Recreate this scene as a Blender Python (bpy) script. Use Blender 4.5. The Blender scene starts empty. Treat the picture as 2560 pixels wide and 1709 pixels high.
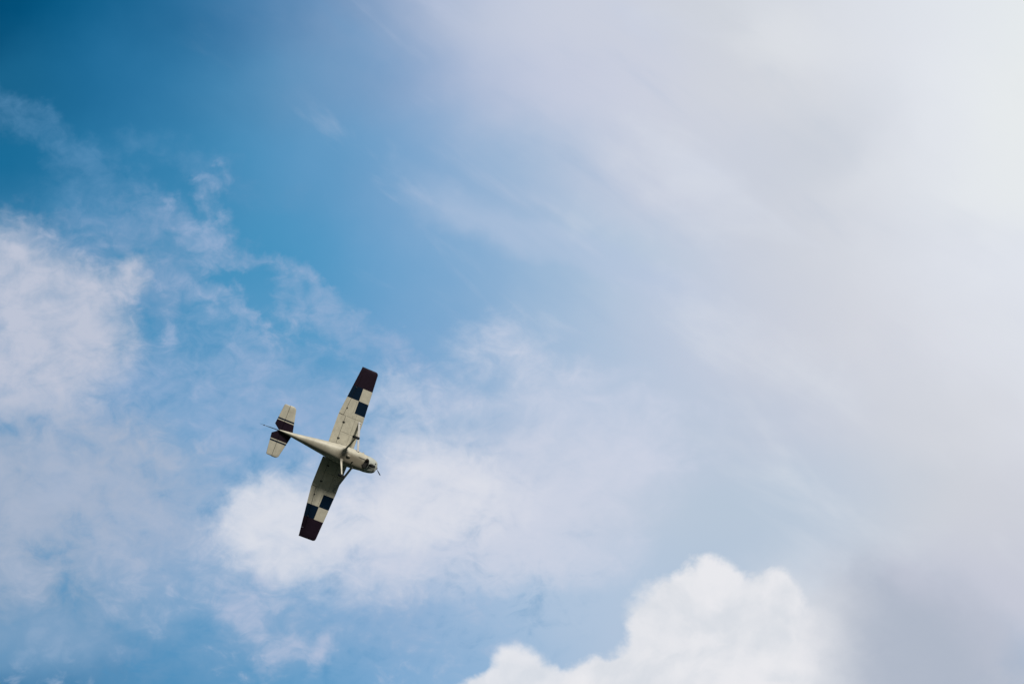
import bpy, bmesh, math, random
from mathutils import Vector, Matrix
from math import radians, sin, cos, pi, sqrt
random.seed(4)
scene = bpy.context.scene
C = scene.collection

# ------------------------------------------------------------------ camera
ELEV = radians(32)
Rt = Vector((1, 0, 0)); Up = Vector((0, -sin(ELEV), cos(ELEV))); Fw = Vector((0, cos(ELEV), sin(ELEV)))
CAM = Vector((0, 0, 1.7))
cam = bpy.data.cameras.new("camera"); co = bpy.data.objects.new("camera", cam); C.objects.link(co)
co.location = CAM; co.rotation_euler = (radians(90) + ELEV, 0, 0)
cam.lens = 85; cam.sensor_width = 36; cam.clip_start = 0.1; cam.clip_end = 30000
scene.camera = co
scene.view_settings.view_transform = 'Standard'; scene.view_settings.look = 'None'
scene.view_settings.exposure = 0; scene.view_settings.gamma = 1
scene.render.film_transparent = False
TAN = 18 / 85.0                                     # half width of the field of view

# attitude of the aeroplane: columns are its nose, left wing and roof axes (camera axes, then turned to the world)
PR = Matrix(((0.7852326, -0.3486696, -0.5117023), (-0.3484815, -0.9319388, 0.1002529), (-0.5118304, 0.0995970, -0.8532937)))
M3 = Matrix((Rt, Up, -Fw)).transposed()
PW = M3 @ PR
PLOC = CAM + M3 @ Vector((-9.91008, -6.35494, -137.7992))

# ------------------------------------------------------------------ sun
sun_dir = (PW @ Vector((.06, -.875, -.48))).normalized()          # towards the sun
sl = bpy.data.lights.new("sun", 'SUN'); sl.energy = 3.8; sl.angle = radians(11); sl.color = (1, .95, .87)
so = bpy.data.objects.new("sun", sl); C.objects.link(so)
so.rotation_euler = sun_dir.to_track_quat('Z', 'Y').to_euler(); so.location = (0, 0, 50)
SUN_EL = math.asin(sun_dir.z); SUN_ROT = math.atan2(sun_dir.x, sun_dir.y)

# ------------------------------------------------------------------ sky
W = bpy.data.worlds.new("World"); scene.world = W; W.use_nodes = True
nt = W.node_tree; nt.nodes.clear()
def N(t, **k):
    n = nt.nodes.new(t)
    for a, b in k.items(): setattr(n, a, b)
    return n
def put(sock, v):
    if hasattr(v, 'is_output') or isinstance(v, bpy.types.NodeSocket): nt.links.new(v, sock)
    else: sock.default_value = v
def math_(op, a, b=0.0, c=0.0, clamp=False):
    n = N('ShaderNodeMath', operation=op, use_clamp=clamp)
    put(n.inputs[0], a); put(n.inputs[1], b); put(n.inputs[2], c); return n.outputs[0]
def vec(op, a, b=None, s=None):
    n = N('ShaderNodeVectorMath', operation=op); put(n.inputs[0], a)
    if b is not None: put(n.inputs[1], b)
    if s is not None: put(n.inputs['Scale'], s)
    return n.outputs['Value'] if op == 'DOT_PRODUCT' else n.outputs[0]
def rng(v, a, b, c=0.0, d=1.0, smooth=True):
    n = N('ShaderNodeMapRange', interpolation_type='SMOOTHSTEP' if smooth else 'LINEAR')
    put(n.inputs['Value'], v); put(n.inputs['From Min'], a); put(n.inputs['From Max'], b)
    put(n.inputs['To Min'], c); put(n.inputs['To Max'], d); return n.outputs['Result']
def mixc(f, a, b):
    n = N('ShaderNodeMix', data_type='RGBA'); put(n.inputs['Factor'], f); put(n.inputs['A'], a); put(n.inputs['B'], b)
    # sockets by index for colour
    return n
def mix(f, a, b):
    n = N('ShaderNodeMix', data_type='RGBA')
    put(n.inputs[0], f); put(n.inputs[6], a); put(n.inputs[7], b); return n.outputs[2]
def lin(c):
    return tuple(((x / 255) / 12.92 if x / 255 <= .04045 else (((x / 255) + .055) / 1.055) ** 2.4) for x in c) + (1,)
def noise(v, scale, detail=5.0, rough=.55, dist=0.0, col=False):
    n = N('ShaderNodeTexNoise', noise_dimensions='3D'); put(n.inputs['Vector'], v)
    n.inputs['Scale'].default_value = scale; n.inputs['Detail'].default_value = detail
    n.inputs['Roughness'].default_value = rough; n.inputs['Distortion'].default_value = dist
    return n.outputs['Color'] if col else n.outputs[0]

geo = N('ShaderNodeTexCoord').outputs['Generated']
dF = math_('MAXIMUM', vec('DOT_PRODUCT', geo, tuple(Fw)), .05)
su = math_('DIVIDE', math_('DIVIDE', vec('DOT_PRODUCT', geo, tuple(Rt)), dF), TAN)
sv = math_('DIVIDE', math_('DIVIDE', vec('DOT_PRODUCT', geo, tuple(Up)), dF), TAN)
cmb = N('ShaderNodeCombineXYZ'); put(cmb.inputs[0], su); put(cmb.inputs[1], sv)
SKY = cmb.outputs[0]                                # angular chart of this part of the sky, fixed to the compass
# wind-torn edges: displace the chart with turbulence, coarse and fine
def warped(amp, scale, detail, rough, seed):
    v = vec('ADD', SKY, (seed, seed * .37, seed * 1.9))
    w = vec('SCALE', vec('SUBTRACT', noise(v, scale, detail, rough, col=True), (.5, .5, .5)), s=amp)
    return w
w1 = warped(.16, 3.2, 5, .55, 3.1)
w2 = warped(.10, 9, 5, .62, 7.7)
Pbig = vec('ADD', SKY, w1)
Pall = vec('ADD', Pbig, w2)
Psoft = vec('ADD', SKY, vec('SCALE', w1, s=1.2))

def chart(rows, ys, P):
    s = N('ShaderNodeSeparateXYZ'); put(s.inputs[0], P)
    fx = math_('MULTIPLY_ADD', s.outputs[0], .5, .5)
    res = None
    for j, r in enumerate(rows):
        cr = N('ShaderNodeValToRGB'); cr.color_ramp.interpolation = 'B_SPLINE'
        el = cr.color_ramp.elements
        while len(el) < len(r): el.new(.5)
        for i, c in enumerate(r):
            el[i].position = i / (len(r) - 1); el[i].color = lin(c)
        put(cr.inputs[0], fx)
        if res is None: res = cr.outputs[0]
        else: res = mix(rng(s.outputs[1], ys[j - 1], ys[j]), res, cr.outputs[0])
    return res
rows = [
 [(0,72,112),(12,98,143),(48,114,160),(88,138,183),(160,178,208),(198,205,222),(203,208,222),(205,210,218),(214,218,226),(224,228,236),(229,234,236)],
 [(25,98,138),(30,108,155),(60,130,175),(92,146,188),(135,165,203),(192,200,221),(203,208,224),(207,211,220),(213,216,223),(225,229,238),(232,236,236)],
 [(22,106,150),(44,120,166),(62,137,182),(86,150,194),(126,166,206),(156,183,213),(196,204,222),(201,207,222),(208,212,220),(224,228,236),(230,234,236)],
 [(70,135,178),(66,136,180),(66,142,186),(76,150,195),(110,162,205),(143,177,211),(180,199,220),(198,205,221),(206,210,219),(220,224,233),(224,228,236)],
 [(95,145,185),(84,145,189),(78,147,191),(88,154,198),(116,163,206),(148,180,212),(178,196,219),(195,203,221),(207,210,219),(217,220,229),(219,223,232)],
 [(122,158,193),(120,160,200),(116,162,202),(128,168,207),(146,178,211),(176,193,218),(186,200,220),(185,198,217),(198,204,219),(210,213,220),(215,218,227)],
 [(152,170,195),(136,166,200),(130,167,204),(150,180,212),(172,192,218),(192,202,221),(190,202,220),(180,197,215),(188,201,218),(205,209,217),(205,208,218)],
 [(115,152,186),(96,148,188),(98,154,196),(118,165,206),(132,171,210),(168,192,219),(180,198,220),(178,196,216),(182,197,217),(200,203,217),(196,200,214)],
 [(62,122,166),(84,138,180),(84,146,190),(100,156,198),(124,168,209),(156,186,216),(180,197,219),(180,196,216),(184,195,212),(186,194,210),(162,181,205)],
]
ys = [(854.5 - y) / 1280 for y in (0, 214, 427, 641, 854, 1068, 1282, 1495, 1709)]
base = chart(rows, ys, Psoft)

def S(x, y): return ((x - 1280) / 1280, (854.5 - y) / 1280)
def blob(P, x, y, rx, ry, rot=0, amt=1.0):
    u, v = S(x, y)
    m = N('ShaderNodeMapping', vector_type='TEXTURE'); put(m.inputs[0], P)
    m.inputs['Location'].default_value = (u, v, 0); m.inputs['Rotation'].default_value = (0, 0, radians(rot))
    m.inputs['Scale'].default_value = (rx / 1280, ry / 1280, 1)
    g = N('ShaderNodeTexGradient', gradient_type='SPHERICAL'); put(g.inputs[0], m.outputs[0])
    return math_('MULTIPLY', g.outputs[1], amt) if amt != 1 else g.outputs[1]
def cloud(P, blobs, smax=.0):                        # union of soft puffs
    r = None
    for b in blobs:
        g = blob(P, *b)
        r = g if r is None else math_('SUBTRACT', math_('ADD', r, g), math_('MULTIPLY', r, g))
    return r
P2 = vec('MULTIPLY', SKY, (1, 1.3, 1))
mpr = N('ShaderNodeMapping'); put(mpr.inputs[0], SKY); mpr.inputs['Rotation'].default_value = (0, 0, radians(33)); rotv = mpr.outputs[0]
def cen(n): return math_('SUBTRACT', n, .5)
billow = cen(noise(SKY, 5.5, 7, .55, .25))
fine = cen(noise(vec('ADD', P2, (5, 2, 1)), 11, 7, .58, .6))
mott = cen(noise(vec('ADD', P2, (1, 7, 3)), 21, 6, .62, .8))
streak = cen(noise(vec('ADD', vec('MULTIPLY', rotv, (1, 3.2, 1)), (2, 9, 1)), 2.6, 6, .55, .35))
Pc = vec('ADD', SKY, vec('ADD', vec('SCALE', w1, s=.35), vec('SCALE', w2, s=.8)))
Pw = vec('ADD', SKY, vec('ADD', vec('SCALE', w1, s=.5), vec('SCALE', w2, s=1.9)))
c = base
# high veil combed out by the wind, upper middle
veil = cloud(SKY, [(1150, 420, 800, 520, -25, 1.6), (1500, 250, 900, 600, -25, .9)])
c = mix(math_('MULTIPLY', rng(veil, 0, .7), rng(streak, .02, .30, 0, .55)), c, lin((194, 203, 224)))
c = mix(math_('MULTIPLY', rng(veil, 0, .7), rng(streak, -.02, -.35, 0, .22)), c, lin((96, 154, 200)))
c = mix(math_('MULTIPLY', rng(cloud(Psoft, [(1300, 575, 430, 75, -22), (1500, 660, 300, 80, -25)]), 0, .9, 0, .7), math_('MULTIPLY_ADD', streak, 1.4, .8)), c, lin((180, 196, 221)))
# folds in the thick veil on the right
folds = cloud(SKY, [(2000, 500, 900, 800, 0, 1.5), (2250, 1100, 700, 600, 0, 1.2)])
fo = math_('ADD', math_('MULTIPLY', streak, .8), math_('MULTIPLY', cen(noise(vec('ADD', P2, (3, 3, 8)), 2.4, 6, .5, .5)), 1.0))
c = mix(math_('MULTIPLY', rng(folds, 0, .8), rng(fo, 0, .35, 0, .5)), c, lin((222, 226, 233)))
c = mix(math_('MULTIPLY', rng(folds, 0, .8), rng(fo, 0, -.45, 0, .2)), c, lin((184, 192, 210)))
c = mix(rng(blob(Psoft, 1990, 105, 260, 90), 0, .9, 0, .45), c, lin((222, 225, 230)))
c = mix(rng(blob(Psoft, 2060, 330, 330, 170, 30), 0, .9, 0, .4), c, lin((196, 203, 215)))
# thin broken cloud over the lower left: lighter wisps and holes of blue
thin = cloud(SKY, [(420, 1400, 1150, 700, 0, 1.5), (120, 900, 700, 420, 0, 1.2), (1050, 1450, 600, 330, 0, .8)])
thin = rng(thin, .05, .75, 0, 1)
wis = math_('ADD', math_('MULTIPLY', billow, .9), math_('ADD', math_('MULTIPLY', fine, .7), math_('MULTIPLY', mott, .8)))
c = mix(math_('MULTIPLY', thin, rng(wis, .0, .40, 0, .6)), c, lin((182, 195, 219)))
c = mix(math_('MULTIPLY', thin, rng(wis, .0, -.40, 0, .55)), c, lin((66, 140, 188)))

def layer(c, P, blobs, col, lo, hi, alpha, nb, nf, nm=.0, inner=.9):
    d = cloud(P, blobs)
    t = math_('ADD', math_('MULTIPLY', billow, nb), math_('MULTIPLY', fine, nf))
    if nm: t = math_('ADD', t, math_('MULTIPLY', mott, nm))
    t = math_('MULTIPLY', t, rng(d, 0, .35, .1, 1))          # turbulence only where there is cloud
    f = rng(math_('ADD', d, t), lo, hi, 0, alpha)
    tex = math_('MULTIPLY_ADD', math_('ADD', fine, math_('MULTIPLY', mott, .8)), inner, 1.0)
    f = math_('MULTIPLY', f, tex, clamp=True)
    return mix(f, c, lin(col) if isinstance(col, tuple) else col)
# faint smoky wisps, upper left
c = layer(c, Pw, [(40, 310, 160, 120, 0), (230, 440, 420, 90, -38), (520, 430, 330, 90, -20), (300, 520, 330, 90, -10)], (100, 150, 192), .14, 1.25, .5, .6, .9, .6, 1.2)
# arcs of thin cloud round the left heap
c = layer(c, Pw, [(300, 600, 190, 130, 10), (390, 735, 170, 150, 0), (120, 600, 190, 110, -30), (450, 720, 110, 110, 0), (420, 600, 260, 100, -25), (600, 640, 200, 80, -35)],
          (154, 175, 209), .16, 1.35, .48, .7, 1.0, .6, 1.0)
c = layer(c, Pw, [(330, 960, 400, 190, 10), (620, 900, 330, 150, -25), (620, 1060, 330, 190, -20), (820, 1000, 260, 130, -25)],
          (150, 176, 211), .14, 1.3, .72, .7, 1.0, .8, 1.0)
# torn scraps trailing down to the aeroplane
c = layer(c, Pw, [(520, 460, 130, 70, 15), (470, 585, 80, 100, 50), (500, 570, 150, 80, 0), (560, 650, 180, 65, -30), (730, 700, 110, 80, -45), (790, 750, 190, 70, -40),
                  (560, 760, 170, 60, -35), (640, 810, 200, 55, -30), (860, 830, 200, 85, -35), (980, 890, 260, 90, -28), (1100, 950, 240, 90, -15)],
          (158, 180, 213), .24, 1.4, .62, .8, 1.3, .9, 1.2)
# faint cloud above the central heap
c = layer(c, Pc, [(1020, 985, 230, 110, 0), (1380, 980, 330, 130, 0), (1250, 850, 200, 110, 0), (1560, 1080, 300, 180, 0)], (198, 207, 226), .1, 1.2, .8, .6, .9, .5)
# pale heap on the left edge
c = layer(c, Pc, [(40, 640, 150, 150), (40, 800, 380, 280), (200, 740, 150, 120), (230, 850, 190, 130), (40, 940, 400, 200), (330, 680, 70, 80)], (189, 196, 214), .10, 1.12, 1.0, .5, .7, .4, .35)
# lower left milky sheet
c = layer(c, Pbig, [(40, 1300, 560, 420), (280, 1200, 400, 240)], (166, 179, 200), .1, 1.2, .88, .6, .8, .5)
c = layer(c, Pw, [(230, 1610, 380, 70, -25)], (140, 168, 202), .1, 1.3, .32, .6, .8, .6)
c = mix(rng(blob(Psoft, 100, 1610, 300, 140), 0, .7, 0, .75), c, lin((112, 155, 192)))
c = mix(math_('MULTIPLY', rng(cloud(Psoft, [(330, 1380, 700, 420, -10), (900, 1560, 420, 200)]), 0, .8), rng(math_('ADD', billow, math_('MULTIPLY', fine, .6)), -.25, .28, .08, .52)), c, lin((168, 185, 212)))
# central heap behind and below the aeroplane
c = layer(c, Pc, [(1080, 1240, 430, 290), (1260, 1260, 480, 230), (1480, 1180, 460, 200, 20), (1400, 1400, 300, 120), (760, 1340, 360, 230), (1000, 1400, 400, 150)], (205, 211, 227), .05, 1.1, .85, .5, .7, .3, .5)
c = layer(c, Pc, [(1080, 1180, 210, 165), (1190, 1240, 250, 160), (900, 1290, 260, 110), (1040, 1310, 260, 110)], (219, 222, 232), .10, 1.2, .95, .5, .7, .35, .5)
c = layer(c, Pc, [(700, 1240, 170, 110), (640, 1300, 130, 130), (740, 1330, 260, 140), (760, 1410, 130, 100)], (217, 221, 231), .06, 1.3, .93, .6, .8, .4, .5)
# small puffs low on the left
c = layer(c, Pc, [(700, 1640, 170, 70, 25), (820, 1630, 45, 120, -25), (600, 1530, 130, 130, 0)], (176, 190, 216), .14, 1.35, .9, .7, 1.0, .7)
# grey shade side of the great cumulus
shade = mix(rng(math_('ADD', billow, fine), -.3, .3), lin((170, 179, 197)), lin((190, 196, 209)))
c = layer(c, Pc, [(2230, 1540, 290, 190, -35), (2350, 1680, 330, 190, -20)], shade, .05, .75, .85, .3, .3, .1)
c = layer(c, Pc, [(2300, 1470, 200, 90, -45), (2420, 1600, 160, 110, -60)], (203, 204, 218), .1, .9, .6, .4, .4, .2)
c = mix(rng(blob(Psoft, 2050, 1610, 330, 270, -50), 0, .8, 0, .9), c, lin((224, 226, 231)))
# sunlit cumulus, lower right: lit on the side towards the sun, folded by its own turbulence
bump = lambda P: noise(P, 5.5, 7, .52, .3)
lit = math_('SUBTRACT', bump(Pc), bump(vec('ADD', Pc, (-.012, .03, 0))))
cum_col = mix(rng(math_('ADD', lit, math_('MULTIPLY', billow, .5)), -.2, .16), lin((217, 221, 228)), lin((234, 234, 238)))
def cumulus(c, blobs, lo, hi, alpha):
    d = cloud(Pc, blobs)
    d = math_('ADD', d, math_('MULTIPLY', fine, .30)); d = math_('ADD', d, math_('MULTIPLY', billow, .14)); d = math_('ADD', d, math_('MULTIPLY', mott, .20))
    return mix(rng(d, lo, hi, 0, alpha), c, cum_col)
c = cumulus(c, [(1290, 1690, 105, 100), (1420, 1735, 160, 80), (1200, 1735, 90, 60)], .12, .55, .9)
c = cumulus(c, [(1790, 1462, 110, 90), (1690, 1530, 170, 110), (1945, 1475, 95, 80), (1890, 1600, 280, 160), (1750, 1700, 400, 140), (1560, 1720, 150, 90), (1640, 1620, 110, 110), (1530, 1740, 190, 110)], .14, .48, .97)
c = layer(c, Pc, [(2300, 1640, 370, 300, -40)], (175, 184, 200), .0, .85, .95, .2, .12, .05, .2)

# rest of the heavens: physical sky with scattered cloud
sky = N('ShaderNodeTexSky', sky_type='NISHITA', sun_disc=False)
sky.sun_elevation = SUN_EL; sky.sun_rotation = SUN_ROT
sky.air_density = 1.0; sky.dust_density = .6; sky.ozone_density = 2.0
far = rng(noise(vec('MULTIPLY', geo, (1, 1, 2)), 3.5, 6, .6), .45, .7, 0, .55)
heav = vec('SCALE', mix(far, sky.outputs[0], (2.6, 3.0, 3.4, 1)), s=.28)
inside = math_('MULTIPLY', rng(math_('ABSOLUTE', su), 1.15, 1.6, 1, 0), rng(math_('ABSOLUTE', sv), .8, 1.2, 1, 0))
inside = math_('MULTIPLY', inside, rng(vec('DOT_PRODUCT', geo, tuple(Fw)), .5, .6))
final = mix(inside, heav, vec('SCALE', c, s=10.0))
bg = N('ShaderNodeBackground'); put(bg.inputs[0], final); bg.inputs[1].default_value = .1
out = N('ShaderNodeOutputWorld'); nt.links.new(bg.outputs[0], out.inputs[0])
W.cycles.sampling_method = 'MANUAL'; W.cycles.sample_map_resolution = 512

# ------------------------------------------------------------------ materials
def material(name, col, rough=.4, metal=0.0, var=0.0, vscale=6, coat=0.0, spec=.5, dirt_tone=None):
    m = bpy.data.materials.new(name); m.use_nodes = True
    t = m.node_tree; b = t.nodes['Principled BSDF']
    b.inputs['Roughness'].default_value = rough; b.inputs['Metallic'].default_value = metal
    b.inputs['Coat Weight'].default_value = coat; b.inputs['Coat Roughness'].default_value = .15
    b.inputs['Specular IOR Level'].default_value = spec
    tc = t.nodes.new('ShaderNodeTexCoord')
    n = t.nodes.new('ShaderNodeTexNoise'); n.inputs['Scale'].default_value = vscale; n.inputs['Detail'].default_value = 6
    t.links.new(tc.outputs['Object'], n.inputs['Vector'])
    r = t.nodes.new('ShaderNodeValToRGB')
    r.color_ramp.elements[0].position = .3; r.color_ramp.elements[1].position = .7
    r.color_ramp.elements[0].color = tuple(x * (1 - var) for x in col) + (1,)
    r.color_ramp.elements[1].color = tuple(min(1, x * (1 + var * .4)) for x in col) + (1,)
    t.links.new(n.outputs[0], r.inputs[0]); last = r.outputs[0]
    if dirt_tone:
        for (kind, centre, size, dcol, amt) in dirt_tone:
            mp = t.nodes.new('ShaderNodeMapping'); mp.vector_type = 'TEXTURE'
            mp.inputs['Location'].default_value = centre; mp.inputs['Scale'].default_value = size
            nn = t.nodes.new('ShaderNodeTexNoise'); nn.inputs['Scale'].default_value = 9; nn.inputs['Detail'].default_value = 4
            t.links.new(tc.outputs['Object'], nn.inputs['Vector'])
            va = t.nodes.new('ShaderNodeVectorMath'); va.operation = 'MULTIPLY_ADD'
            va.inputs[1].default_value = (.12, .12, .12); t.links.new(nn.outputs['Color'], va.inputs[0])
            sb = t.nodes.new('ShaderNodeVectorMath'); sb.operation = 'SUBTRACT'; sb.inputs[1].default_value = (.06, .06, .06)
            t.links.new(tc.outputs['Object'], sb.inputs[0]); t.links.new(sb.outputs[0], va.inputs[2])
            t.links.new(va.outputs[0], mp.inputs[0])
            g = t.nodes.new('ShaderNodeTexGradient'); g.gradient_type = 'SPHERICAL'; t.links.new(mp.outputs[0], g.inputs[0])
            mr = t.nodes.new('ShaderNodeMapRange'); mr.interpolation_type = 'SMOOTHSTEP'
            mr.inputs['From Max'].default_value = .6; mr.inputs['To Max'].default_value = amt
            t.links.new(g.outputs[1], mr.inputs[0])
            mx = t.nodes.new('ShaderNodeMix'); mx.data_type = 'RGBA'
            t.links.new(mr.outputs[0], mx.inputs[0]); t.links.new(last, mx.inputs[6]); mx.inputs[7].default_value = dcol + (1,)
            last = mx.outputs[2]
    t.links.new(last, b.inputs['Base Color'])
    return m
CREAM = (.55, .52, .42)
m_white = material('aged_white_paint', CREAM, .5, var=.16, vscale=4, coat=.0, spec=.35, dirt_tone=[
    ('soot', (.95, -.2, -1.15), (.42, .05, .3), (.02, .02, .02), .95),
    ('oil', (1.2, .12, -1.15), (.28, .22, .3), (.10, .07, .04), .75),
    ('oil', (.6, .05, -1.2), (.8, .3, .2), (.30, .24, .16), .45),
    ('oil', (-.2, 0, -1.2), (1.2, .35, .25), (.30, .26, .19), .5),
    ('oil', (.5, .14, -1.15), (1.7, .5, .45), (.17, .15, .11), .78),  # broad darker area along the belly, reaching onto the left side
    ('oil', (-1.9, .10, -.85), (2.4, .34, .4), (.22, .20, .15), .62)])  # tail cone darker along its belly, more so on the left
m_bright = material('clean_white_paint', (.42, .415, .40), .5, var=.1, spec=.3)
m_cowl = material('pale_grey_green_paint', (.50, .52, .47), .4, var=.14, coat=.15, dirt_tone=[('soot', (1.66, .06, -1.12), (.50, .24, .3), (.04, .045, .04), .8)])  # cowling darker along its underside
m_red = material('dark_maroon_paint', (.015, .0078, .0165), .5, var=.2, spec=.18)
m_blue = material('navy_blue_paint', (.001, .011, .030), .5, var=.2, spec=.15)
m_dark = material('shadow_gap_black', (.015, .014, .013), .8)
m_tyre = material('tyre_rubber', (.012, .013, .015), .8, var=.2)
m_metal = material('weathered_aluminium', (.35, .35, .34), .4, metal=.8, var=.1)
m_prop = material('propeller_black', (.14, .14, .145), .4, var=.1)
m_rust = material('exhaust_steel', (.07, .045, .03), .6, metal=.5, var=.3)
m_seam = material('grimy_seam', (.20, .18, .14), .7, var=.4)
m_glass = material('tinted_cabin_glass', (.02, .03, .035), .06, coat=.6)
m_rope = material('dark_cable', (.02, .02, .02), .7)
m_grass = material('meadow_grass', (.035, .055, .045), .9, var=.45, vscale=.02, spec=.1)

# ------------------------------------------------------------------ helpers
def obj(name, verts, faces, mats, parent=None, mi=None, smooth=True, angle=35):
    me = bpy.data.meshes.new(name)
    me.from_pydata([tuple(v) for v in verts], [], faces)
    for m in (mats if isinstance(mats, (list, tuple)) else [mats]): me.materials.append(m)
    if mi:
        for p, k in zip(me.polygons, mi): p.material_index = k
    bm = bmesh.new(); bm.from_mesh(me)
    bmesh.ops.remove_doubles(bm, verts=bm.verts, dist=1e-5)
    bmesh.ops.recalc_face_normals(bm, faces=bm.faces)
    for f in bm.faces: f.smooth = smooth
    if smooth:
        for e in bm.edges:
            if len(e.link_faces) == 2 and e.calc_face_angle(0) > radians(angle): e.smooth = False
    bm.to_mesh(me); bm.free()
    o = bpy.data.objects.new(name, me); C.objects.link(o)
    if parent: o.parent = parent
    return o
class MB:
    def __init__(s): s.v = []; s.f = []; s.m = []
    def add(s, v, f, m=0):
        k = len(s.v); s.v += [Vector(x) for x in v]; s.f += [tuple(i + k for i in q) for q in f]; s.m += [m] * len(f)
    def loft(s, rings, m=0, cap=True, mfun=None, closed=True):
        k = len(s.v); n = len(rings[0])
        for r in rings: s.v += [Vector(x) for x in r]
        for i in range(len(rings) - 1):
            for j in range(n if closed else n - 1):
                a = k + i * n + j; b = k + i * n + (j + 1) % n
                s.f.append((a, b, b + n, a + n)); s.m.append(mfun(i, j) if mfun else m)
        if cap:
            s.f.append(tuple(range(k, k + n))[::-1]); s.m.append(mfun(0, -1) if mfun else m)
            L = k + (len(rings) - 1) * n
            s.f.append(tuple(range(L, L + n))); s.m.append(mfun(len(rings) - 2, -1) if mfun else m)
    def tube(s, pts, rad, n=12, m=0):
        rings = []
        for i, p in enumerate(pts):
            p = Vector(p); a = Vector(pts[max(0, i - 1)]); b = Vector(pts[min(len(pts) - 1, i + 1)])
            d = (b - a).normalized(); r = rad[i] if isinstance(rad, (list, tuple)) else rad
            x = d.orthogonal().normalized() if i == 0 else (px - d * px.dot(d)).normalized()
            px = x; y = d.cross(x)
            rings.append([p + (x * cos(t) + y * sin(t)) * r for t in [2 * pi * q / n for q in range(n)]])
        s.loft(rings, m)
    def blade(s, p0, p1, ch0, ch1, th0, th1, axis=(1, 0, 0), n=14, m=0, steps=1, mid=None):
        "streamlined bar from p0 to p1, chord along axis"
        p0 = Vector(p0); p1 = Vector(p1); d = (p1 - p0).normalized()
        x = Vector(axis); x = (x - d * x.dot(d)).normalized(); y = d.cross(x)
        pts = [(p0, ch0, th0), (p1, ch1, th1)] if mid is None else [(p0, ch0, th0)] + mid + [(p1, ch1, th1)]
        rings = [[Vector(p) + x * cos(t) * c_ / 2 + y * sin(t) * h_ / 2 * (1 + .35 * cos(t)) for t in [2 * pi * q / n for q in range(n)]] for p, c_, h_ in pts]
        s.loft(rings, m)
    def wheel(s, c, r, w, n=28, m=0, hub=None):
        c = Vector(c)
        prof = [(r * .45, -w * .38), (r * .72, -w * .5), (r * .9, -w * .46), (r * .98, -w * .27), (r, 0), (r * .98, w * .27), (r * .9, w * .46), (r * .72, w * .5), (r * .45, w * .38)]
        rings = [[c + Vector((cos(t) * a, b, sin(t) * a)) for t in [2 * pi * q / n for q in range(n)]] for a, b in prof]
        s.loft(rings, m)
    def box(s, c, d, m=0, bev=0):
        x, y, z = c; a, b, e = d[0] / 2, d[1] / 2, d[2] / 2
        s.add([(x + i * a, y + j * b, z + k * e) for i in (-1, 1) for j in (-1, 1) for k in (-1, 1)],
              [(0, 1, 3, 2), (4, 6, 7, 5), (0, 4, 5, 1), (2, 3, 7, 6), (0, 2, 6, 4), (1, 5, 7, 3)], m)
    def build(s, name, mats, parent=None, smooth=True, angle=35):
        return obj(name, s.v, s.f, mats, parent, s.m, smooth, angle)

# ------------------------------------------------------------------ ground below
g = MB(); n = 64
g.add([(0, 0, 0)] + [(9000 * cos(2 * pi * i / n), 9000 * sin(2 * pi * i / n), 0) for i in range(n)], [(0, 1 + i, 1 + (i + 1) % n) for i in range(n)])
go = g.build('ground', m_grass, smooth=False); go['kind'] = 'structure'

# ------------------------------------------------------------------ aeroplane (x nose, y left wing, z roof; origin under the wing root)
plane = bpy.data.objects.new('light_aircraft', None); C.objects.link(plane)
plane.matrix_world = Matrix.Translation(PLOC) @ PW.to_4x4()
plane['label'] = 'small high-wing propeller aeroplane with checkered wings and maroon tips flying among the clouds'
plane['category'] = 'aeroplane'

# ---- wings
def LE(y): return .865 if y < 2.2 else .865 - (y - 2.2) * .047
def TE(y): return -.83 if y < 2.17 else -.83 + (y - 2.17) * (.43 / 2.88)
def zd(y): return .037 * y
def af(t):        # t = 0 at LE, 1 at TE: half-thickness and camber (fraction of chord)
    th = .6 * (.2969 * sqrt(max(t, 0)) - .126 * t - .3516 * t * t + .2843 * t ** 3 - .1036 * t ** 4)
    cm = .02 / .16 * (.8 * t - t * t) if t < .4 else .02 / .36 * (.2 + .8 * t - t * t)
    return th, cm
def surf(x, y, up, k=1.0):
    c = LE(y) - TE(y); t = min(1, max(0, (LE(y) - x) / c)); th, cm = af(t)
    return zd(y) + .045 * c + (cm - .02) * c + (th if up else -th) * c * k * (1 if up else .8)
def piece(ysl, fa, fb, extra, mfun, mats, name, parent, sgn, gapfill=False, kz=None, nx=12):
    "closed wing slice between chord lines fa(y) (rear) and fb(y) (front)"
    mb = MB(); rings = []
    K = [0] + [.5 - .5 * cos(pi * i / nx) for i in range(1, nx)] + [1]
    for i, y in enumerate(ysl):
        a, b = fa(y), fb(y); xs = [a + (b - a) * (1 - (1 - q) ** 1.0) for q in K]
        if extra: 
            e = extra(y); j = 4; xs = [a + (e - a) * q / j for q in range(j)] + [e + (b - e) * sin(pi / 2 * (q - j) / (nx - j)) for q in range(j, nx + 1)]
        k = kz(y) if kz else 1
        rings.append([(x, sgn * y, surf(x, y, False, k)) for x in xs] + [(x, sgn * y, surf(x, y, True, k)) for x in xs[::-1]])
    xs0 = None
    def mf(i, j):
        ym = .5 * (ysl[i] + ysl[i + 1]); r = rings[i]; n_ = len(r)
        if j < 0: return mfun(ym, 0)
        xm = .5 * (r[j][0] + r[(j + 1) % n_][0]); return mfun(ym, xm)
    mb.loft(rings, mfun=mf)
    return mb.build(name, mats, parent)
def paint(y, x):      # 0 cream, 1 maroon, 2 navy
    if y > 3.97: return 1
    mid = .12
    if 3.22 < y < 3.97 and x < mid: return 2
    if 2.47 < y < 3.22 and x > mid: return 2
    return 0
YS = [.40, .9, 1.4, 1.9, 2.2, 2.47, 2.85, 3.22, 3.6, 3.97, 4.4, 4.8, 4.98]
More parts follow.
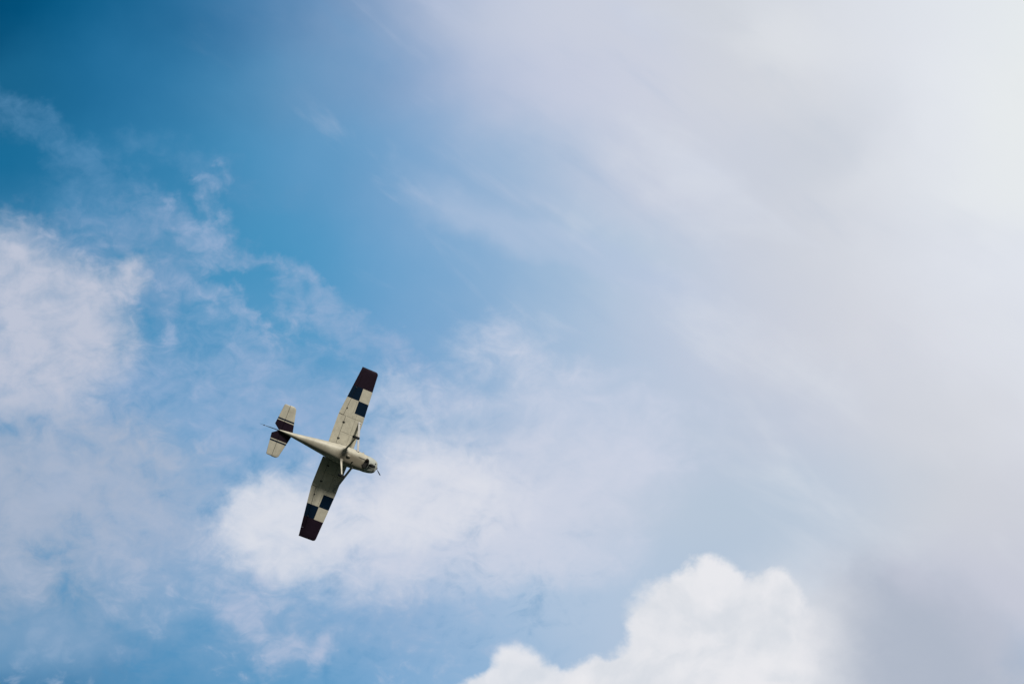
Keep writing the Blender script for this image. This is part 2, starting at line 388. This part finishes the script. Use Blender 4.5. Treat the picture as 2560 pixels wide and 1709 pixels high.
TIP = [(4.98, .74, 1), (5.06, .715, .85), (5.11, .66, .6), (5.135, .56, .25)]
def hinge(y): return -.34 if y < 2.17 else -.50 + (y - 2.17) * .115
for sgn in (-1, 1):
    mats = [m_white, m_red, m_blue, m_dark]
    # main box; front of hinge for flap (y < 2.17) and aileron
    def fa(y): return -.34 if y < 2.17 else hinge(y)
    ys1 = [.40, .9, 1.4, 1.9, 2.169, 2.171, 2.2, 2.47, 2.85, 3.22, 3.6, 3.97, 4.4, 4.62]
    wing = piece(ys1, fa, LE, lambda y: .12, paint, mats, 'wing', plane, sgn)
    # outer end, full chord
    tipm = MB(); rings = []
    for (y, le, k) in [(4.62, LE(4.62), 1), (4.8, LE(4.8), 1), (4.98, .735, 1), (5.06, .71, .85), (5.11, .655, .6), (5.135, .57, .22)]:
        te = TE(y); xs = [te + (le - te) * (.5 - .5 * cos(pi * i / 14)) for i in range(15)]
        cc = le - te; zc = zd(y) + .045 * (LE(y) - TE(y))
        def zz(x, up):
            t = (le - x) / cc; th, cm = af(t); return zc + (cm - .02) * cc * k + (th if up else -.8 * th) * cc * k
        rings.append([(x, sgn * y, zz(x, False)) for x in xs] + [(x, sgn * y, zz(x, True)) for x in xs[::-1]])
    tipm.loft(rings); t_ = tipm.build('wing_tip', [m_red], wing)
    # moving surfaces with a gap all round
    gp = .022
    fl = piece([.44, .9, 1.4, 1.9, 2.155], lambda y: TE(y), lambda y: -.34 - gp, None, paint, mats, 'flap', wing, sgn)
    ai = piece([2.19, 2.47, 2.85, 3.22, 3.6, 3.97, 4.4, 4.617], lambda y: TE(y), lambda y: hinge(y) - gp, None, paint, mats, 'aileron', wing, sgn)
    # dark shroud behind the gaps
    sh = MB()
    yy = [.42, 2.16]; 
    sh.add([(-.30, sgn * .42, .09), (-.42, sgn * .42, .09), (-.42, sgn * 2.19, .155), (-.30, sgn * 2.19, .155)], [(0, 1, 2, 3)])
    zr = [(x, .5 * (surf(x, 2.17, False) + surf(x, 2.17, True))) for x in (-.30, -.5, -.7, -.80)]
    sh.add([(x, sgn * 2.13, z) for x, z in zr] + [(x, sgn * 2.22, z + .002) for x, z in zr[::-1]], [(0, 1, 6, 7), (1, 2, 5, 6), (2, 3, 4, 5)])
    sh.add([(hinge(2.18) + .03, sgn * 2.18, .13), (hinge(2.18) - .06, sgn * 2.18, .13), (hinge(4.6) - .06, sgn * 4.64, .225), (hinge(4.6) + .03, sgn * 4.64, .225)], [(0, 1, 2, 3)])
    sh.build('hinge_shroud', m_dark, wing, smooth=False)
    for (y, x) in ((.85, -.32), (1.8, -.34), (2.62, -.44), (3.9, -.32)):
        b = MB(); z = surf(x, y, False)
        big = 1 if y < 2 else .55
        b.blade((x, sgn * (y - .03), z - .012), (x, sgn * (y + .03), z - .012), .16 * big, .16 * big, .055 * big, .055 * big)
        b.build('hinge_bracket', m_rope, wing)
    for (y, x) in ((2.3, .1), (1.2, .25), (.62, .5)):        # inspection covers
        b = MB(); z = surf(x, y, False)
        b.tube([(x, sgn * y, z + .01), (x, sgn * y, z - .006)], .06, 16)
        b.build('inspection_cover', m_white, wing)
    for (ya, xa, yb, xb) in ((.45, .30, 2.44, .30), (1.25, -.30, 1.25, .80), (2.18, -.30, 2.18, .80), (2.50, .02, 3.19, .02)):   # skin laps
        b = MB(); m_ = 8
        pts = [(xa + (xb - xa) * q / m_, sgn * (ya + (yb - ya) * q / m_), surf(xa + (xb - xa) * q / m_, ya + (yb - ya) * q / m_, False) - .001) for q in range(m_ + 1)]
        b.tube(pts, .006, 6); b.build('skin_lap', m_seam, wing)
    # strut
    st = MB()
    st.blade((.60, sgn * .50, -1.00), (.63, sgn * 2.06, .075), .15, .15, .06, .06)
    s_ = st.build('wing_strut', m_bright, plane)
    for p, q in (((.63, sgn * 2.02, .045), (.63, sgn * 2.10, .10)), ((.60, sgn * .46, -1.03), (.60, sgn * .54, -.975))):
        f = MB(); f.blade(p, q, .20, .20, .10, .10); f.build('strut_cuff', m_bright, s_)
    # main landing gear
    lg = MB()
    lg.blade((-.28, sgn * .22, -1.13), (-.20, sgn * 1.06, -1.66), .15, .085, .036, .028,
             mid=[((-.275, sgn * .42, -1.235), .135, .036), ((-.235, sgn * .75, -1.455), .10, .03)])
    leg = lg.build('landing_gear_leg', m_white, plane)
    w = MB(); w.wheel((-.20, sgn * 1.15, -1.70), .215, .155); ty = w.build('tyre', m_tyre, leg)
    h = MB(); h.tube([(-.20, sgn * 1.07, -1.70), (-.20, sgn * 1.075, -1.70), (-.20, sgn * 1.225, -1.70), (-.20, sgn * 1.235, -1.70)], [.05, .1, .1, .04], 20); h.build('wheel_hub', m_metal, leg)
    f = MB(); f.blade((-.27, sgn * .26, -1.14), (-.27, sgn * .36, -1.20), .22, .17, .09, .06); f.build('leg_fairing', m_white, leg)

# ---- fuselage
def ring(x, hw, zb, zt, e, n=40, cy=0):
    zc = (zb + zt) / 2; hh = (zt - zb) / 2; r = []
    for i in range(n):
        t = 2 * pi * i / n; c_, s_ = cos(t), sin(t)
        yy = math.copysign(abs(c_) ** (2 / e), c_) * hw; zz_ = math.copysign(abs(s_) ** (2 / e), s_) * hh
        if zz_ > 0: yy *= 1 - .10 * (zz_ / hh) ** 2
        r.append((x, cy + yy, zc + zz_))
    return r
SEC = [(1.34, .475, -1.10, -.40, 2.9), (1.1, .50, -1.14, -.34, 3.0), (.86, .525, -1.165, -.27, 3.1), (.66, .54, -1.18, -.06, 3.2), (.46, .55, -1.185, .14, 3.2), (.2, .55, -1.18, .19, 3.2),
       (-.1, .545, -1.165, .19, 3.1), (-.4, .515, -1.14, .17, 2.9), (-.7, .48, -1.10, .13, 2.7), (-1.0, .445, -1.05, .04, 2.6), (-1.3, .405, -.99, -.08, 2.5), (-1.7, .355, -.91, -.16, 2.4),
       (-2.1, .30, -.83, -.20, 2.3), (-2.5, .245, -.75, -.225, 2.2), (-3.0, .18, -.655, -.245, 2.1), (-3.5, .115, -.56, -.255, 2.0), (-3.9, .068, -.485, -.265, 2.0), (-4.12, .042, -.44, -.28, 2.0), (-4.2, .02, -.41, -.31, 2.0)]
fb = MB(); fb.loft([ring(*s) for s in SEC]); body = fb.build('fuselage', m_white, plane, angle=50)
# cowling
COW = [(1.345, .482, -1.115, -.39, 2.9), (1.55, .478, -1.125, -.39, 2.8), (1.75, .452, -1.12, -.395, 2.7), (1.92, .415, -1.085, -.405, 2.6), (2.05, .375, -1.03, -.42, 2.5), (2.14, .325, -.965, -.44, 2.4), (2.19, .26, -.90, -.47, 2.3), (2.21, .17, -.80, -.52, 2.2)]
cw = MB(); cw.loft([ring(*s) for s in COW]); cowl = cw.build('cowling', m_cowl, plane, angle=50)
# outlet: open scoop mouth facing aft under the firewall, black inside
o_ = MB()
for (x, hw, d) in ((1.24, .0, 0),): pass
yc = -.03
mouth = [(1.30, yc - .27, -1.085), (1.36, yc - .25, -1.18), (1.40, yc - .15, -1.235), (1.42, yc, -1.25), (1.40, yc + .15, -1.235), (1.36, yc + .25, -1.18), (1.30, yc + .27, -1.085)]
front = [(1.72, yc - .22, -1.09), (1.72, yc - .2, -1.10), (1.74, yc - .12, -1.115), (1.75, yc, -1.12), (1.74, yc + .12, -1.115), (1.72, yc + .2, -1.10), (1.72, yc + .22, -1.09)]
o_.loft([mouth, front], cap=False, closed=False); lip = o_.build('outlet_lip', m_cowl, cowl)
i_ = MB(); inner = [(x + .012, y, z + .004) for x, y, z in mouth]
i_.add(inner + [(1.10, yc - .20, -1.150), (1.16, yc + .20, -1.150), (1.02, yc + .06, -1.186), (1.06, yc - .12, -1.186)], [(0, 1, 2, 3, 4, 5, 6)], 0)
i_.add([(1.40, yc - .27, -1.128), (1.40, yc + .27, -1.128), (1.20, yc + .27, -1.140), (1.04, yc + .17, -1.156), (1.16, yc + .03, -1.155), (1.17, yc - .12, -1.155), (1.24, yc - .27, -1.137)], [(0, 1, 2, 3, 4, 5, 6)])
i_.build('cooling_outlet', m_dark, cowl, smooth=False)
e_ = MB(); e_.tube([(1.45, -.20, -1.12), (1.28, -.21, -1.20), (1.16, -.215, -1.225)], .034, 14); e_.build('exhaust_pipe', m_rust, cowl)
for sg in (-1, 1):
    b = MB(); b.tube([(1.93, sg * .19 - .0, -1.02), (1.93, sg * .19, -1.085 + .0)], .036, 14); b.build('cowl_vent', m_dark, cowl)
    a = MB(); a.tube([(2.12, sg * .20, -.66), (2.19, sg * .20, -.66), (2.205, sg * .20, -.66)], [.10, .10, .09], 18); a.build('air_intake', m_dark, cowl)
b = MB(); b.blade((1.08, -.50, -.80), (1.08, -.565, -.80), .13, .10, .08, .05); b.build('side_scoop', m_bright, body)
b = MB(); b.blade((-.80, .43, -.55), (-.80, .53, -.60), .14, .10, .05, .04); b.build('boarding_step', m_bright, body)
# belly drain blister
b = MB(); b.loft([[(.05 + .15 * r_ * cos(t), -.03 + .085 * r_ * sin(t), -1.175 - h_) for t in [2 * pi * q / 20 for q in range(20)]] for r_, h_ in ((1, 0), (.93, .03), (.7, .055), (.3, .07))])
b.build('belly_blister', m_white, body)
b = MB(); b.blade((.42, .16, -1.17), (.36, .16, -1.30), .10, .05, .015, .01); b.build('antenna', m_metal, body)
# cabin glazing
for sg in (-1, 1):
    gl = MB(); gl.add([(.42, sg * .556, -.55), (-.28, sg * .548, -.55), (-.25, sg * .50, -.02), (.36, sg * .505, -.02)], [(0, 1, 2, 3)]); gl.build('side_window', m_glass, body, smooth=False)
    gl = MB(); gl.add([(-.38, sg * .532, -.50), (-.95, sg * .462, -.45), (-.80, sg * .42, -.06), (-.36, sg * .475, -.02)], [(0, 1, 2, 3)]); gl.build('rear_side_window', m_glass, body, smooth=False)
gl = MB(); gl.loft([[(.90 + .02, y * .46, -.245 - .10 * y * y) for y in (-1, -.5, 0, .5, 1)], [(.50, y * .44, .155 - .13 * y * y) for y in (-1, -.5, 0, .5, 1)]], cap=False, closed=False); gl.build('windshield', m_glass, body)

# ---- spinner and propeller
sp = MB(); sp.tube([(2.20, 0, -.62), (2.26, 0, -.62), (2.33, 0, -.62), (2.38, 0, -.62), (2.40, 0, -.62)], [.115, .11, .085, .045, .012], 20)
hub = sp.build('spinner', m_prop, plane)
PA = radians(22)
for k in (0, 1):
    d = Vector((0, sin(PA), -cos(PA))) * (1 if k == 0 else -1)
    pb = MB(); rings = []
    side = Vector((1, 0, 0)).cross(d)
    for i, (r_, ch, tw) in enumerate([(.06, .06, 70), (.16, .10, 60), (.32, .13, 42), (.52, .125, 30), (.72, .10, 23), (.83, .075, 20), (.87, .03, 19)]):
        a = radians(tw); ax = side * cos(a) + Vector((1, 0, 0)) * sin(a); nn = d.cross(ax)
        th = .1 * ch + (.03 if i == 0 else 0)
        rings.append([Vector((2.285, 0, -.62)) + d * r_ + ax * cos(t) * ch / 2 + nn * sin(t) * th / 2 for t in [2 * pi * q / 12 for q in range(12)]])
    pb.loft(rings); pb.build('propeller_blade', m_prop, hub)

# ---- nose gear
ng = MB(); ng.tube([(1.52, 0, -1.10), (1.50, 0, -1.30), (1.475, 0, -1.42)], [.045, .04, .03], 14)
nose = ng.build('nose_gear_strut', m_metal, plane)
w = MB(); w.wheel((1.46, 0, -1.62), .185, .14); w.build('tyre', m_tyre, nose)
h = MB(); h.tube([(1.46, -.08, -1.62), (1.46, .08, -1.62)], .07, 18); h.build('wheel_hub', m_metal, nose)
f = MB()
for sg in (-1, 1): f.blade((1.475, sg * .03, -1.41), (1.46, sg * .095, -1.63), .05, .045, .022, .018)
f.blade((1.475, -.09, -1.415), (1.475, .09, -1.415), .05, .05, .03, .03); f.build('wheel_fork', m_dark, nose)
f = MB(); f.blade((1.40, 0, -1.20), (1.37, 0, -1.30), .03, .03, .05, .05); f.blade((1.37, 0, -1.30), (1.45, 0, -1.42), .03, .03, .05, .05); f.build('torque_link', m_dark, nose)

# ---- tail: stabiliser + elevator each side
def tz(x, x0, x1, y, th): 
    t = (x0 - x) / (x0 - x1); return th * (2.2 * sqrt(max(0, min(1, t))) * (1 - t) + .12)
def tailpiece(name, outline, parent, sgn, th, zc, mats):
    "outline: list of (y, x_front, x_rear) lofted spanwise with stripe materials"
    mb = MB(); rings = []
    for (y, xf, xr, k) in outline:
        xs = [xf + (xr - xf) * (.5 - .5 * cos(pi * i / 8)) for i in range(9)]
        rings.append([(x, sgn * y, zc - th(x, y) * k) for x in xs] + [(x, sgn * y, zc + th(x, y) * k) for x in xs[::-1]])
    def mf(i, j):
        ym = .5 * (outline[i][0] + outline[i + 1][0])
        return 1 if ym < .545 else 0 if ym < .60 else 2 if ym < .69 else 0
    mb.loft(rings, mfun=mf); return mb.build(name, mats, parent)
def hle(y): return -3.31 - (y - .08) * (.34 / 1.40)
HS = -4.06
def hth(x, y):
    t = (hle(y) - x) / (hle(y) + 4.5); return .042 * (2.4 * sqrt(max(0, t)) * max(0, 1 - t)) + .004
tm = [m_white, m_red, m_blue]
for sgn in (-1, 1):
    o1 = [(y, hle(y), HS, 1) for y in (.03, .3, .545, .60, .69, 1.0, 1.3, 1.40)] + [(1.46, -3.70, HS, .8), (1.50, -3.76, HS, .45), (1.515, -3.84, HS, .15)]
    stb = tailpiece('horizontal_stabiliser', o1, plane, sgn, hth, -.30, tm)
    def etr(y): return -4.22 - (y - .03) * 1.45 if y < .27 else -4.57 + (y - .27) * .125
    o2 = [(y, HS - .022, etr(y), 1) for y in (.03, .15, .27, .40, .545, .60, .69, 1.0, 1.3, 1.42)] + [(1.475, HS - .022, -4.40, .8), (1.495, HS - .022, -4.36, .4)]
    el = tailpiece('elevator', o2, stb, sgn, hth, -.30, tm)
    b = MB(); b.add([(HS + .02, sgn * .06, -.30), (HS - .05, sgn * .06, -.30), (HS - .05, sgn * 1.46, -.30), (HS + .02, sgn * 1.46, -.30)], [(0, 1, 2, 3)]); b.build('hinge_shroud', m_dark, stb, smooth=False)
    if sgn == -1:
        b = MB(); b.box((-4.335, -1.02, -.311), (.012, .62, .012)); b.build('trim_tab_line', m_rope, el, smooth=False)

# ---- fin and rudder, seen almost edge on
def finpiece(name, secs, parent, mats, mf):
    mb = MB(); rings = []
    for (z, xf, xr, th) in secs:
        xs = [xf + (xr - xf) * (.5 - .5 * cos(pi * i / 8)) for i in range(9)]
        f_ = lambda q: .6 * th / 2 * (.25 + .75 * sin(pi * min(1, max(0, q))) )
        rings.append([(x, -f_(i / 8), z) for i, x in enumerate(xs)] + [(x, f_((8 - i) / 8), z) for i, x in enumerate(xs[::-1])])
    mb.loft(rings, mfun=mf); return mb.build(name, mats, parent)
fin = finpiece('tail_fin', [(-.27, -3.05, -3.98, .06), (-.10, -3.30, -4.02, .055), (.3, -3.52, -4.13, .048), (.8, -3.80, -4.27, .038), (1.12, -3.98, -4.36, .028), (1.17, -4.06, -4.36, .012)], plane, [m_white, m_blue, m_red], lambda i, j: 2 if i == 1 else 0)
rud = finpiece('rudder', [(-.36, -4.03, -4.22, .05), (-.1, -4.05, -4.38, .045), (.3, -4.16, -4.46, .036), (.8, -4.30, -4.60, .028), (1.12, -4.38, -4.69, .02), (1.20, -4.05, -4.70, .018), (1.23, -4.12, -4.69, .01)], fin, [m_white, m_blue, m_red], lambda i, j: 2 if i == 1 else 1 if i >= 4 else 0)
b = MB(); b.tube([(-4.40, 0, 1.22), (-4.40, 0, 1.29), (-4.40, 0, 1.31)], [.03, .028, .01], 12); b.build('beacon', m_red, fin)
